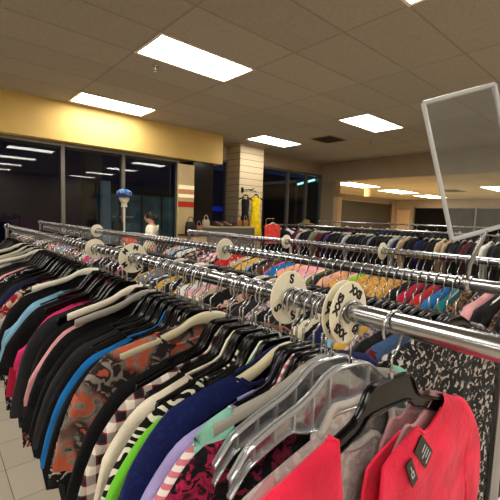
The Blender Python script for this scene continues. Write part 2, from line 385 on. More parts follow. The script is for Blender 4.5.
# ------------------------------------------------------------------ racks
RZ = 1.37; RR = .0165
def rack(x, y0, y1, z, lab, along='y'):
    r = empty('garment_rack', (x, y0, 0)); tag(r, lab, 'clothes rack'); ln = y1-y0
    V = (lambda a, b, c: (b, a, c)) if along == 'y' else (lambda a, b, c: (a, b, c))
    a = MB(); a.tube([V(0, 0, z), V(ln, 0, z)], RR, 28); a.build('rail', M['chrome'], r)
    for e in (0, ln):
        p = MB(); p.tube([V(e, 0, .12), V(e, 0, z+.0)], .0155, 16); p.ball(V(e, 0, z), .024); p.build('upright', M['chrome'], r)
        f = MB(); f.tube([V(e, -.22, .1), V(e, .22, .1)], .014, 10); f.build('foot', M['chrome'], r)
        for s in (-.2, .2):
            c = MB(); c.lathe([(0, -.011), (.04, -.011), (.045, -.006), (.045, .006), (.04, .011), (0, .011)], 16, V(e, s, .045) if along == 'y' else V(e, s, .045), 'y')
            c.tube([V(e, s, .05), V(e, s, .1)], .008, 8); c.build('caster', M['rubber'], r)
    b = MB(); b.tube([V(0, 0, .18), V(ln, 0, .18)], .012, 10); b.build('lower_bar', M['chrome'], r)
    return r
X1, X2, X3, X4, X5 = .523, 1.035, 1.775, 6.15, 7.3
rack(X1, -.3, 3.75, RZ, 'nearest chrome clothes rack carrying the white size discs')
rack(X2, .24, 5.0, RZ, 'second chrome clothes rack right behind the front one')
rack(X3, .2, 2.85, RZ, 'third chrome clothes rack, with lime and pink garments on it')
rack(X4, 1.2, 5.4, 1.378, 'far clothes rack of mostly black garments below the opening')
rack(X5, 1.6, 5.75, 1.478, 'farthest tall clothes rack with white hangers on its rail')
rack(6.75, 6.2, 8.35, 1.38, 'short rack of garments by the dark windows beside the slatted column', 'x') if False else None

# ------------------------------------------------------------------ hangers (local origin at rail axis, hanger plane XZ)
HB = -.085      # top of hanger body
PROF = {
 'black': [(0, 0), (.036, -.001), (.048, -.005), (.057, -.040), (.074, -.058), (.15, -.084), (.215, -.108)],
 'ivory': [(0, 0), (.02, -.001), (.045, -.009), (.08, -.031), (.12, -.046), (.17, -.058), (.215, -.072)],
 'clear': [(0, 0), (.03, -.001), (.052, -.010), (.075, -.030), (.1, -.046), (.15, -.066), (.195, -.088), (.222, -.125)],
}
PROF['grey'] = PROF['ivory']; PROF['white'] = PROF['flat'] = PROF['ivory']
PROF['clip'] = [(0, 0), (.048, -.001), (.056, -.006), (.068, -.034), (.084, -.047), (.15, -.070), (.215, -.094)]
def itp(pr, x):
    x = abs(x)
    for (a, b), (c, d) in zip(pr, pr[1:]):
        if x <= c:
            t = (x-a)/(c-a); return b+(d-b)*t
    (a, b), (c, d) = pr[-2:]; return d+(x-c)*(d-b)/(c-a)
def smooth_itp(pr, x, h=.007): return (itp(pr, x-h)+2*itp(pr, x)+itp(pr, x+h))/4
def strip(mb, xs, top, bot, hw, ch=.0):
    rows = []
    for x in xs:
        zt, zb = top(x)+HB, bot(x)+HB; w = hw(x) if callable(hw) else hw; c = min(ch, (zt-zb)*.45)
        rows.append([(x, -w, zb+c), (x, -w, zt-c), (x, -w+c, zt), (x, w-c, zt), (x, w, zt-c), (x, w, zb+c), (x, w-c, zb), (x, -w+c, zb)])
    mb.grid(rows, True, ch > 0); mb.cap(rows[0]); mb.cap(rows[-1], True)
def hook_mesh(n=6, seg=14):
    mb = MB(); R = .0265; cz = -.0080; p = []
    p += [(0, 0, HB+.002), (0, 0, -.052), (.004, 0, -.050), (.015, 0, -.040)]
    for k in range(seg+1):
        a = -48+k*(256/seg); p.append((R*math.cos(math.radians(a)), 0, cz+R*math.sin(math.radians(a))))
    mb.tube(p, .0023, n); mb.tube([(0, 0, HB-.004), (0, 0, HB+.008)], .0045, n)
    return mb.mesh('hook')
def body_mesh(kind, seg=46):
    mb = MB(); pr = PROF[kind]; xe = pr[-1][0]; xs = [-xe+2*xe*k/seg for k in range(seg+1)]
    top = lambda x: smooth_itp(pr, x)
    if kind in ('black', 'clip'):
        dp = (lambda x: .031) if kind == 'black' else (lambda x: .046 if abs(x) < .05 else .046-.022*min(1, (abs(x)-.05)/.03))
        bot = lambda x: top(x)-dp(x)
        strip(mb, xs, top, bot, .0022)
        strip(mb, xs, top, lambda x: top(x)-.005, .0065, .0016); strip(mb, xs, lambda x: bot(x)+.004, bot, .0055, .0012)
        for s in (-1, 1):
            x = s*xe; mb.ball((x, 0, top(x)-.012+HB), (.006, .0065, .013), 8, 6)
    elif kind == 'clear':
        dp = lambda x: .082-.05*min(1, max(0, abs(x)-.06)/.06)
        bot = lambda x: top(x)-dp(x); strip(mb, xs, top, bot, .0016)
    else:
        hw = lambda x: .0075
        bot = lambda x: top(x)-(.021 if abs(x) > .05 else .021+.012*(1-abs(x)/.05)); strip(mb, xs, top, bot, hw, .004)
    return mb.mesh('body')
def clear_rim_mesh(seg=46):
    mb = MB(); pr = PROF['clear']; xe = pr[-1][0]; xs = [-xe+2*xe*k/seg for k in range(seg+1)]; top = lambda x: smooth_itp(pr, x)
    dp = lambda x: .082-.05*min(1, max(0, abs(x)-.06)/.06)
    strip(mb, xs, top, lambda x: top(x)-.005, .0075, .0015); strip(mb, xs, lambda x: top(x)-dp(x)+.005, lambda x: top(x)-dp(x), .0065, .0015)
    for s in (-1, 1):
        for x in (.045, .078, .115, .15, .185): mb.box(s*x-.0015, -.005, top(x)-dp(x)+HB, s*x+.0015, .005, top(x)+HB)
    return mb.mesh('rim')
HOOK = hook_mesh(); HOOK.materials.append(M['hookmetal'])
HOOKL = hook_mesh(4, 9); HOOKL.materials.append(M['hookmetal'])
BODY = {}; BODYL = {}
for k, mt in (('black', 'black'), ('clip', 'black'), ('ivory', 'ivory'), ('flat', 'black'), ('grey', 'greyp'), ('white', 'white'), ('clear', 'clear')):
    BODY[k] = body_mesh(k); BODY[k].materials.append(M[mt])
    BODYL[k] = body_mesh(k, 16); BODYL[k].materials.append(M[mt])
RIM = clear_rim_mesh(); RIM.materials.append(M['clear_rim'])
WORD = {'black': 'black plastic', 'flat': 'black gooseneck', 'clip': 'black plastic wide-plate', 'ivory': 'ivory plastic', 'grey': 'grey plastic', 'white': 'white plastic', 'clear': 'clear ribbed plastic'}
def hanger(x, y, z, yaw, kind, lab, grp=None, lo=False, tilt=0):
    r = empty('clothes_hanger', (x, y, z)); r.rotation_euler = (0, tilt, -yaw); tag(r, lab, 'hanger', grp)
    link('hook', HOOKL if lo else HOOK, None, r); link('body', (BODYL if lo else BODY)[kind], None, r)
    if kind == 'clear' and not lo: link('rim', RIM, None, r)
    return r

# ------------------------------------------------------------------ garments (same local frame as the hanger)
def garment_mesh(kind='black', nw=.12, dipf=.05, dipb=.015, sh=.222, sleeve=.22, hem=.72, th=.012, seed=0, nc=44, nr=14, neckf=None, neckb=None, band=False, fold=1.0, spread=1.0):
    rnd = random.Random(seed); pr = PROF[kind]; mb = MB()
    ph = [rnd.uniform(0, 6.3) for _ in range(6)]
    top = lambda x: smooth_itp(pr, x, .01)+HB+.009
    # ridge path for the right half: along shoulder, round the corner, down the sleeve
    half = []; ns = nc//2
    r = .03; xs_end = sh
    zE = top(min(xs_end, pr[-1][0])); L = sleeve/.22
    tail = [(0, 0), (.020, -.010), (.040, -.028), (.062*spread, -.055), (.085*spread, -.092), (.108*spread, -.150*L), (.125*spread, -.230*L)]
    for k in range(ns+1):
        u = k/ns
        if u < .6: x = xs_end*u/.6; half.append((x, top(min(x, pr[-1][0]))))
        else:
            t = (u-.6)/.4*6; i = min(5, int(t)); t -= i
            (a0, b0), (a1, b1) = tail[i], tail[i+1]; half.append((xs_end+a0+(a1-a0)*t, zE+b0+(b1-b0)*t))
    cols = [(-x, z) for x, z in half[:0:-1]]+half
    xmax = cols[-1][0]
    zs = cols[-1][1]
    edges = {}
    for sgn in (-1, 1):
        rows = []
        for (x, zr) in cols:
            ax = abs(x); dip = 0
            fn = neckf if sgn < 0 else neckb
            if fn: dip = fn(x)
            elif ax < nw: dip = (dipf if sgn < 0 else dipb)*math.sqrt(max(0, 1-(ax/nw)**2))+.004*(1-ax/nw)
            z0 = zr-dip
            ze = -hem+HB if ax < .205 else (zs-.02 if ax > .245 else -hem*.8+HB)
            ze = min(ze, z0-.01)
            row = []
            for j in range(nr+1):
                v = (j/nr)**1.6; d = v*(z0-ze); D = d+dip
                e = math.sqrt(max(0, min(1, (xmax-ax)/.05)))
                T = th*(1-math.exp(-D/.007))
                T += fold*min(.012, D*.05)*(math.sin(24*x+ph[0]+3*D)*.6+math.sin(51*x+ph[1]-5*D)*.4)*sgn*.5
                T += fold*.0025*math.sin(33*D+19*x+ph[2])*min(1, D*12)
                y = sgn*T*e + .006*math.sin(9*x+ph[3])*min(1, D*6)+.010*math.sin(5*D+ph[4])*min(1, D*2)
                row.append((x+(.01*math.sin(7*D+ph[5]))*min(1, D*3), y, z0-d))
            rows.append(row)
        mb.grid(rows, False, True)
        edges[sgn] = [rw[0] for rw, (x, z) in zip(rows, cols) if abs(x) < nw+.01]
    me = mb.mesh('cloth')
    return me, edges
KINDWORD = {'shirt': ('shirt', 'top'), 'blouse': ('blouse', 'top'), 'tank_top': ('tank top', 'top'), 'dress': ('dress', 'dress'), 'cardigan': ('cardigan', 'top')}
def garment(x, y, z, yaw, mesh, mat, name, lab, cat='top', grp=None, tilt=0):
    o = link(name, mesh, mat); o.location = (x, y, z); o.rotation_euler = (0, tilt, -yaw)
    if o.material_slots: setmat(o, mat)
    tag(o, lab, cat, grp); return o
def hero(x, y, yaw, mat, name, lab, trim=None, tilt=0, **kw):
    me, ed = garment_mesh(**kw); me.materials.append(mat)
    o = link(name, me, mat); o.location = (x, y, RZ); o.rotation_euler = (0, tilt, -yaw); tag(o, lab, 'top')
    nb = MB()
    for s in (-1, 1): nb.tube(ed[s], .0065 if kw.get('band') else .0032, 6)
    nb.build('neckband', trim or mat, o)
    return o

# colours
FB = {}
def fb(name, *a, **k): FB[name] = fabric(name+' cloth', *a, **k)
fb('black', (18, 18, 21)); fb('charcoal', (44, 44, 48)); fb('navy blue', (24, 34, 78)); fb('white', (222, 220, 214)); fb('cream', (222, 212, 188))
fb('grey', (128, 128, 130)); fb('pale grey', (178, 178, 176)); fb('maroon', (94, 24, 36)); fb('red', (186, 34, 38)); fb('crimson', (170, 24, 62))
fb('hot pink', (222, 60, 120)); fb('pale pink', (222, 164, 170)); fb('lilac', (170, 150, 200)); fb('purple', (84, 42, 130)); fb('bright blue', (24, 110, 176))
fb('sky blue', (130, 178, 206)); fb('teal', (20, 112, 118)); fb('olive', (112, 110, 56)); fb('lime green', (150, 196, 60)); fb('forest green', (36, 84, 56))
fb('mustard yellow', (206, 166, 74)); fb('gold', (214, 178, 104), 'speckle', (186, 140, 66)); fb('orange', (218, 96, 44)); fb('brown', (92, 62, 44)); fb('beige', (190, 168, 136))
fb('peach', (226, 170, 140)); fb('denim blue', (70, 96, 136)); fb('striped', (20, 20, 22), 'stripe', (220, 218, 210), scale=1.2)
fb('blue striped', (60, 90, 150), 'stripe', (224, 224, 224), scale=1.3); fb('red floral', (150, 40, 50), 'floral', (30, 26, 30), (220, 190, 170)); fb('pink floral', (214, 130, 150), 'floral', (80, 40, 60), (236, 220, 214))
fb('black speckled', (22, 20, 22), 'lace', (196, 190, 184)); fb('brown leopard', (150, 108, 70), 'spots', (40, 28, 22)); fb('plaid', (150, 40, 50), 'plaid', (30, 30, 34), (216, 206, 196))
fb('coral', (244, 84, 72)); fb('grey sparkle', (92, 80, 92), 'speckle', (170, 150, 162), (206, 190, 180))

# ------------------------------------------------------------------ hero garments & hangers on the front rail
D2 = math.radians
H = []     # (Y, kind, yaw deg, label)
hf = [
 (.262, 'clip', 6, 'glossy black wide-plate hanger holding the coral top at the bare rail end'),
 (.334, 'clear', 10, 'large clear ribbed plastic hanger in front of the XXS disc'),
 (.371, 'clear', 10, 'second clear plastic hanger just behind the XS disc'),
 (.384, 'grey', 11, 'grey plastic hanger with a straight arm holding the mint top'),
 (.412, 'black', 7, 'black plastic hanger holding the pink and white striped top'),
 (.436, 'black', 7, 'black plastic hanger holding the lavender top'),
 (.464, 'ivory', 8, 'ivory plastic hanger holding the navy blue lace top under the S disc'),
 (.496, 'black', 6, 'black plastic hanger holding the lime green top beside the S disc'),
]
for Y, k, yw, l in hf: hanger(X1, Y, RZ, D2(yw), k, l)
def neck_coral(x):
    pts = [(-.125, 0), (-.117, .01), (-.110, .3), (-.040, .3), (-.032, .140), (.0, .118), (.05, .092), (.10, .056), (.16, 0)]
    if x <= -.125 or x >= .16: return 0
    for (a, b), (c, d) in zip(pts, pts[1:]):
        if a <= x <= c: return b+(d-b)*(x-a)/(c-a)
    return 0
def neck_mesh(x):
    if x < -.20 or x > .14: return 0
    return .34 if x < -.01 else (.16-.16*((x+.01)/.15))+.18*max(0, 1-(x+.01)/.02)
coral = fabric('coral knit', (240, 48, 84), rough=.75)
g = hero(X1, .262, D2(6), coral, 'blouse', 'bright coral pink top with black neck labels at the front end of the rail', kind='clip', nw=.13, neckf=neck_coral, neckb=lambda x: neck_coral(x)*1.0+(.02 if -.12 < x < .15 else 0), seed=3, nc=110, nr=20, th=.013, fold=1.2)
# neck labels
def neck_label(parent, c, ry, w, h, lines, name):
    a = MB(); a.box(-w/2, -.0008, -h, w/2, .0008, 0); o = a.build(name, simple('label satin', (20, 20, 24), .35), parent)
    o.location = c; o.rotation_euler = (D2(-6), ry, D2(6)); o['label'] = 'black neck label with pale print'
    p = MB()
    for (x0, z0, x1, z1) in lines: p.box(x0, -.0014, z0, x1, -.0009, z1)
    p.build('print', simple('label print', (200, 204, 208), .6), o)
    return o
neck_label(g, (.048, -.024, HB-.108), D2(-42), .030, .052, [(-.010+.006*(k % 2), -.046+k*.008, .010, -.0435+k*.008) for k in range(4)], 'care_label')
neck_label(g, (.022, -.026, HB-.128), D2(-24), .018, .044, [(-.004, -.032, -.002, -.020), (-.004, -.032, .004, -.030), (.002, -.032, .004, -.022), (-.004, -.022, .004, -.020), (-.001, -.018, .001, -.010)], 'brand_label')

heather = fabric('grey heather', (186, 182, 178), 'speckle', (202, 198, 194), (214, 210, 206))
meshpink = fabric('sheer pink mesh', (206, 160, 164), alpha=.62)

HE = hero(X1, .316, D2(8), heather, 'shirt', 'grey heather knit top with ribbed round neckline behind the coral top', trim=fabric('grey rib', (206, 202, 198)), kind='black', nw=.085, dipf=.10, dipb=.035, seed=4, nc=70, sh=.195, spread=.6, band=True); HE.location.z -= .038
hero(X1, .276, D2(7), meshpink, 'blouse', 'sheer pale pink mesh top showing through the coral neckline', kind='clip', nw=.13, neckf=neck_mesh, neckb=neck_mesh, seed=5, nc=80, sh=.2)


hero(X1, .386, D2(11), fabric('mint', (150, 214, 196)), 'tank_top', 'mint green top at the end of the grey hanger arm', kind='grey', nw=.185, dipf=.3, dipb=.3, seed=8, sleeve=.03, sh=.205, spread=.2)
hero(X1, .393, D2(9), fabric('dark print', (22, 20, 30), 'floral', (18, 16, 22), (190, 40, 90), scale=1.8), 'blouse', 'black top with bright multicoloured print beside the mint top', kind='black', nw=.17, seed=9, sh=.215)
hanger(X1, .393, RZ, D2(9), 'black', 'black plastic hanger holding the black multicoloured print top')
hero(X1, .415, D2(7), fabric('pink white stripe', (206, 126, 140), 'stripe', (236, 224, 222), scale=1.25), 'shirt', 'pink and white striped top next to the lavender top', kind='black', nw=.14, seed=10)
hero(X1, .439, D2(7), fabric('lavender', (168, 160, 212)), 'shirt', 'plain lavender top between the striped and navy tops', kind='black', nw=.14, seed=11, fold=1.6)
hero(X1, .467, D2(8), fabric('navy lace', (18, 30, 86), 'speckle', (15, 25, 74), (24, 38, 98), scale=1.6), 'blouse', 'navy blue lace top on the ivory hanger under the S disc', kind='ivory', nw=.12, seed=12, th=.015)
hero(X1, .500, D2(8), fabric('lime tiedye', (118, 206, 58), 'tiedye', (118, 206, 58), (232, 240, 226)), 'shirt', 'lime green tie-dye top with white patches', kind='black', nw=.11, seed=13, sh=.236)
seq = [
 (0.540, 'black', 6, fabric('zebra', (20, 20, 22), 'zebra', (226, 220, 206), scale=1.7), 'blouse', 'black and white zebra striped top beside the cream top', 15),
 (0.580, 'black', 6, fabric('cream linen', (230, 222, 204)), 'shirt', 'plain cream top with a long sleeve, beside the zebra top', 16),
 (0.622, 'black', 6, fabric('plaid tartan', (224, 218, 210), 'plaid', (128, 26, 40), (24, 28, 34), scale=1.0), 'shirt', 'red, white and black plaid shirt beside the cream top', 18),
 (0.668, 'black', 7, FB['black'], 'shirt', 'black shirt between the plaid and the orange floral tops', 19),
 (0.735, 'ivory', 12, fabric('orange floral', (50, 43, 44), 'floral', (190, 98, 72), (146, 136, 128), scale=1.15), 'blouse', 'sheer dark top with orange and grey flowers on an ivory hanger', 24),
 (0.780, 'black', 7, FB['black speckled'], 'blouse', 'black and white speckled top left of the orange floral top', 25),
 (0.818, 'black', 7, FB['black'], 'shirt', 'black top left of the speckled top', 26),
 (0.856, 'black', 6, FB['bright blue'], 'shirt', 'bright blue top among black ones on the front rail', 29),
 (0.896, 'black', 6, FB['black'], 'shirt', 'black top left of the bright blue one on the front rail', 30),
 (0.936, 'black', 7, FB['charcoal'], 'shirt', 'dark charcoal top left of the bright blue one', 28),
 (0.978, 'black', 6, FB['black'], 'shirt', 'black top next left of the dark charcoal one', 21),
]
for Y, k, yw, mt, nm, lb, sd in seq:
    if k == 'black': hanger(X1, Y-.011, RZ, D2(yw), k, 'empty black hanger nested against its neighbour left of the S disc', 'empty hangers left of the S disc')
    hanger(X1, Y, RZ, D2(yw), k, ('%s hanger holding the %s' % (WORD[k].replace(' plastic', ''), lb) if lb.startswith(('black top', 'charcoal')) else WORD[k].replace(' plastic', '')+' hanger holding the '+lb.split(' beside')[0].split(' next')[0].split(' behind')[0].split(' on ')[0]))
    hero(X1, Y+.003, D2(yw), mt, nm, lb, kind=('grey' if k == 'white' else k), nw=.145 if k != 'ivory' else .125, dipf=.05+.02*random.random(), seed=sd, sleeve=.30 if sd == 16 else .22, fold=1.9)

# ------------------------------------------------------------------ remaining front-rail garments and the other racks
VARF = []; VARN = []
for k in range(16):
    me, _ = garment_mesh(kind='black' if k < 8 else 'ivory', nw=(.125 if k < 8 else .055)+.010*(k % 4), dipf=.03+.009*(k % 8), seed=50+k, hem=.78, nc=36, nr=9, sleeve=(.22, .14, .28, .18)[k % 4], sh=(.215 if k < 8 else .225)+.003*(k % 3), th=.012 if k < 8 else .020)
    me.materials.append(FB['black']); (VARF if k < 8 else VARN).append(me)
VAR = VARN
NAMES = ['shirt', 'blouse', 'shirt', 'tank_top']
def auto(prefix, railname, X, z, ys, kinds, cols, yaw0, VAR=None):
    VAR = VAR or VARN
    n = len(ys)
    for i, Y in enumerate(ys):
        k = kinds[i]; c = cols[i]; p = cols[i-1] if i else None; q = cols[i+1] if i+1 < n else None
        yw = D2(yaw0+3*math.sin(Y*5+X)+random.uniform(-3.5, 3.5)); tl = random.uniform(-.06, .06); v = random.randrange(8); nm = NAMES[v % 4]
        hanger(X, Y, z, yw, k, '%s hanger on %s%s' % (WORD[k], railname, ' left of the bright blue top' if railname == 'the front rail' else ''), '%s hangers on %s' % (WORD[k], railname), lo=True, tilt=tl)
        w = KINDWORD[nm][0]
        if railname == 'the front rail' and k == 'black' and Y < 2.2 and random.random() < .7: hanger(X, Y-.0065, z, yw, k, '%s hanger on %s left of the bright blue top' % (WORD[k], railname), '%s hangers on %s' % (WORD[k], railname), lo=True, tilt=tl)
        if p and q: lab = '%s %s on %s between a %s and a %s one' % (c, w, railname, p, q)
        elif q: lab = '%s %s at the near end of %s, next to a %s one' % (c, w, railname, q)
        else: lab = '%s %s at the far end of %s, next to a %s one' % (c, w, railname, p)
        GL.append((garment(X, Y+.004, z, yw, VAR[v], FB[c], nm, lab, 'top', None, tl), railname, i, n))
GL = []
def pick(rnd, table): 
    t = rnd.random()*sum(w for _, w in table)
    for c, w in table:
        t -= w
        if t <= 0: return c
    return table[-1][0]
rnd = random.Random(11)
T1 = [('black', 13), ('charcoal', 4), ('white', 1), ('pale grey', .8), ('crimson', 1.2), ('purple', .7), ('pale pink', 1), ('navy blue', 1), ('sky blue', .8), ('red floral', .8), ('black speckled', .4), ('maroon', .6)]
ys = []; y = 1.018
while y < 3.6: ys.append(y); y += rnd.uniform(.038, .047)+(y-.85)*.006
ys = [v for v in ys if abs(v-1.19) > .012 and abs(v-1.56) > .012]
kn = [pick(rnd, [('black', 9), ('ivory', .8), ('grey', .6), ('white', .8)]) for _ in ys]
cl = [pick(rnd, T1) for _ in ys]
for i, v in enumerate(ys):
    for a, b, c in ((1.1, 1.14, 'pale pink'), (1.20, 1.24, 'crimson'), (1.27, 1.33, 'hot pink'), (1.40, 1.44, 'crimson'), (1.47, 1.53, 'sky blue'), (1.53, 1.6, 'white')):
        if a <= v < b: cl[i] = c
auto('front', 'the front rail', X1, RZ, ys, kn, cl, 6, VARF)
T2 = [('black', 13), ('charcoal', 5), ('white', 2), ('pale grey', 1.5), ('grey', 1.5), ('hot pink', 1.6), ('crimson', 1.4), ('purple', 1.4), ('sky blue', 1.2), ('denim blue', 1.4), ('mustard yellow', 1), ('lime green', .7), ('teal', 1), ('red floral', 1.2), ('pink floral', 1.2), ('pale pink', 1.4), ('beige', 1.2), ('brown', .8), ('navy blue', 1.4), ('charcoal', 2), ('black speckled', 1.4), ('blue striped', 1), ('grey sparkle', .8)]
ys = []; y = .355
while y < 4.9: ys.append(y); y += rnd.uniform(.03, .042) if y > .58 else .023+max(0, y-1.3)*.008
ys = [v for v in ys if abs(v-1.35) > .014 and abs(v-3.04) > .014]
kn = [pick(rnd, [('black', 11), ('ivory', .8), ('grey', .6), ('white', .8)]) for _ in ys]
cl = [pick(rnd, T2) for _ in ys]
for i in range(len(kn)): kn[i] = ('flat' if kn[i] == 'black' else kn[i]) if i > 16 else 'flat'
for i, c in enumerate(['black speckled', 'pale grey', 'denim blue', 'maroon', 'black', 'grey sparkle', 'grey sparkle', 'mustard yellow', 'sky blue', 'denim blue', 'navy blue', 'black', 'cream', 'black', 'white']): cl[i] = c
auto('second', 'the second rail', X2, RZ, ys, kn, cl, 6, VARN)
T3 = [('black', 7), ('white', 2), ('pale pink', 2.4), ('peach', 2), ('beige', 2.4), ('brown', 1), ('crimson', 1), ('red floral', 1.4), ('brown leopard', 1.6), ('black speckled', 1.4), ('sky blue', 1), ('orange', .8), ('cream', 2), ('olive', .7), ('charcoal', 1.5), ('denim blue', .8), ('hot pink', .8)]
ys = []; y = .3
while y < 2.8: ys.append(y); y += rnd.uniform(.03, .044)
ys = [v for v in ys if abs(v-1.66) > .014]
kn = [pick(rnd, [('black', 11), ('ivory', .8), ('grey', .8), ('white', 1)]) for _ in ys]
cl = [pick(rnd, T3) for _ in ys]
for i, v in enumerate(ys):
    for a, b, c in ((.98, 1.02, 'lime green'), (.62, .66, 'red'), (.56, .60, 'teal'), (.60, .63, 'bright blue'), (.66, .7, 'black'), (.7, .76, 'crimson'), (.78, 1.0, 'gold'), (1.05, 1.1, 'gold'),
                    (1.55, 1.6, 'hot pink'), (1.76, 1.82, 'mustard yellow'), (1.45, 1.53, 'bright blue'), (2.0, 2.1, 'red'), (2.15, 2.25, 'pink floral')):
        if a <= v < b: cl[i] = c
auto('third', 'the third rail', X3, RZ, ys, kn, cl, 5)
T4 = [('black', 16), ('charcoal', 3), ('white', .8), ('pale grey', 1), ('maroon', 1), ('purple', .5), ('olive', .5), ('beige', .8), ('navy blue', 1.2), ('grey', 1)]
ys = []; y = 1.35
while y < 5.35: ys.append(y); y += rnd.uniform(.07, .1)
cl = [pick(rnd, T4) for _ in ys]
for i, v in enumerate(ys):
    for a, b, c in ((4.7, 4.8, 'olive'), (4.55, 4.68, 'maroon'), (4.42, 4.5, 'purple'), (2.85, 2.97, 'beige'), (2.3, 2.42, 'beige'), (5.2, 5.35, 'maroon')):
        if a <= v < b: cl[i] = c
auto('far', 'the far rail', X4, 1.378, ys, [pick(rnd, [('black', 1), ('white', 5), ('grey', 1)]) for _ in ys], cl, 5)
ys = [1.75+.2*k for k in range(20)]
auto('farthest', 'the farthest rail', X5, 1.478, ys, ['white' if k % 3 else 'black' for k in range(20)], [pick(rnd, T4) for _ in ys], 0)
# labels that repeat are told apart by their place on the rail
seen = {}
for o, rn, i, n in GL: seen.setdefault(o['label'], []).append((o, rn, i, n))
def ordinal(k): return '%d%s' % (k, 'th' if 10 <= k % 100 <= 20 else {1: 'st', 2: 'nd', 3: 'rd'}.get(k % 10, 'th'))
for l, lst in seen.items():
    if len(lst) > 1:
        for o, rn, i, n in lst:
            base = l.replace(' on '+rn, ''); o['label'] = '%s, %s from the near end of %s' % (base.split(' between')[0], ordinal(i+1), rn)+(' between '+l.split(' between a ')[1] if False else '')
GRP = {'the front rail': 'garments packed on the front rail', 'the second rail': 'garments on the second rail', 'the third rail': 'garments on the third rail', 'the far rail': 'garments on the far rail', 'the farthest rail': 'garments on the farthest rail'}
for o, rn, i, n in GL: o['group'] = GRP[rn]

for o, rn, i, n in GL:
    if len(o['label'].split()) > 16: o['label'] = o['label'].replace('between a ', 'between ').replace(' and a ', ' and ').replace(' one', '').replace('at the near end of', 'near end of')
    if len(o['label'].split()) > 16: o['label'] = o['label'].split(' between ')[0]+', %s from its near end' % ordinal(i+1)
# dense empty hooks between the size discs: hangers pushed together
k = 0
for Y in (.453,): 
    hanger(X1, Y, RZ, D2(7), 'black', 'black plastic hanger without its own top, just right of the S disc')

# ------------------------------------------------------------------ size divider discs
def text_mesh(s, size):
    cu = bpy.data.curves.new('t', 'FONT'); cu.body = s; cu.size = size; cu.align_x = 'CENTER'; cu.align_y = 'CENTER'; cu.extrude = .0004; cu.offset = .0011
    ob = bpy.data.objects.new('t', cu); COL.objects.link(ob)
    bpy.context.view_layer.update()
    me = bpy.data.meshes.new_from_object(ob.evaluated_get(bpy.context.evaluated_depsgraph_get())); bpy.data.objects.remove(ob); return me
def disc(x, y, z, text, angs, lab, r=.052, tilt=0, size=.021, yaw=0):
    mb = MB(); n = 56; t = .0012; ri = .0185
    rows = []
    for rr, yy in ((ri, -t), (r-.001, -t), (r, -t+.001), (r, t-.001), (r-.001, t), (ri, t), (ri, -t)):
        rows.append([(rr*math.cos(2*PI*j/n), yy, rr*math.sin(2*PI*j/n)) for j in range(n)])
    mb.grid(rows, True, False)
    o = mb.build('size_divider', M['disc']); o.location = (x, y, z); o.rotation_euler = (tilt, 0, yaw); tag(o, lab, 'size divider')
    if text:
        me = text_mesh(text, size); me.materials.append(M['ink'])
        for a in angs:
            p = link('size_text', me, None, o); q = D2(a); R = .0355
            p.matrix_local = Matrix.Translation((R*math.cos(q), -t-.0003, R*math.sin(q))) @ Matrix.Rotation(-(q-PI/2), 4, 'Y') @ Matrix.Rotation(PI/2, 4, 'X')
    return o
disc(X1, .342, RZ-.0015, 'XXS', (62, 150, 232, 318), 'white round XXS size disc on the front rail, nearest the bare end', size=.019)
disc(X1, .357, RZ-.0015, 'XS', (75, 165, 215, 300), 'white round XS size disc tucked right behind the XXS disc', size=.019, tilt=.03)
disc(X1, .475, RZ-.0015, 'S', (83, 205, 285), 'white round S size disc in the middle of the front rail', r=.0515, tilt=-.03, size=.024)
disc(X1, 1.19, RZ-.0015, 'M', (75, 140, 215, 300), 'white round M size disc farther along the front rail', r=.05, size=.022)
disc(X1, 1.56, RZ-.0015, None, (), 'plain cream size disc on the front rail left of the M disc', r=.04)
disc(X2, 1.35, RZ-.0015, None, (), 'white size disc on the second rail above the front rail', r=.05)
disc(X2, 3.04, RZ-.0015, None, (), 'white size disc at the left of the second rail', r=.05)
disc(X3, 1.66, RZ-.0015, None, (), 'small white size disc on the third rail below the coral top', r=.045)
disc(X3, .98, RZ-.0015, None, (), 'small white size disc on the third rail at the right', r=.045)

# ------------------------------------------------------------------ tilted acrylic sign holder at the end of rack two
r = empty('sign_holder', (1.02, .33, RZ)); tag(r, 'tilted clear acrylic sign holder at the right edge above the second rail', 'sign holder')
import_c = Vector((-.008, .006, .30)); ang = D2(17); AZ = D2(128)
def sp(a, b, d=0):   # a along -Y, b up, rotated in plane
    y = -a; yy = y*math.cos(ang)+b*math.sin(ang); zz = -y*math.sin(ang)+b*math.cos(ang)
    return (import_c.x-yy*math.sin(AZ)+d*.7, import_c.y+yy*-math.cos(AZ)+d*.7, import_c.z+zz)
W2, H2 = .09, .17
mb = MB(); mb.quad(sp(-W2, -H2), sp(W2, -H2), sp(W2, H2), sp(-W2, H2)); mb.quad(sp(-W2, -H2, .006), sp(W2, -H2, .006), sp(W2, H2, .006), sp(-W2, H2, .006)); mb.build('sheet', M['acrylic'], r)
mb = MB()
for a, b in (((-W2, -H2), (-W2, H2)), ((-W2, H2), (W2, H2)), ((W2, H2), (W2, -H2)), ((W2, -H2), (-W2, -H2))): mb.tube([sp(*a, .003), sp(*b, .003)], .006, 6)
mb.build('edge_frame', M['acrylic_edge'], r)
mb = MB(); mb.tube([(.015, .005, .0), (.008, .0, .05), sp(0, -H2, .003)], .006, 8); mb.lathe([(.017, -.012), (.022, -.012), (.022, .012), (.017, .012)], 16, (.015, .005, 0), 'y'); mb.build('stem', M['chrome'], r)

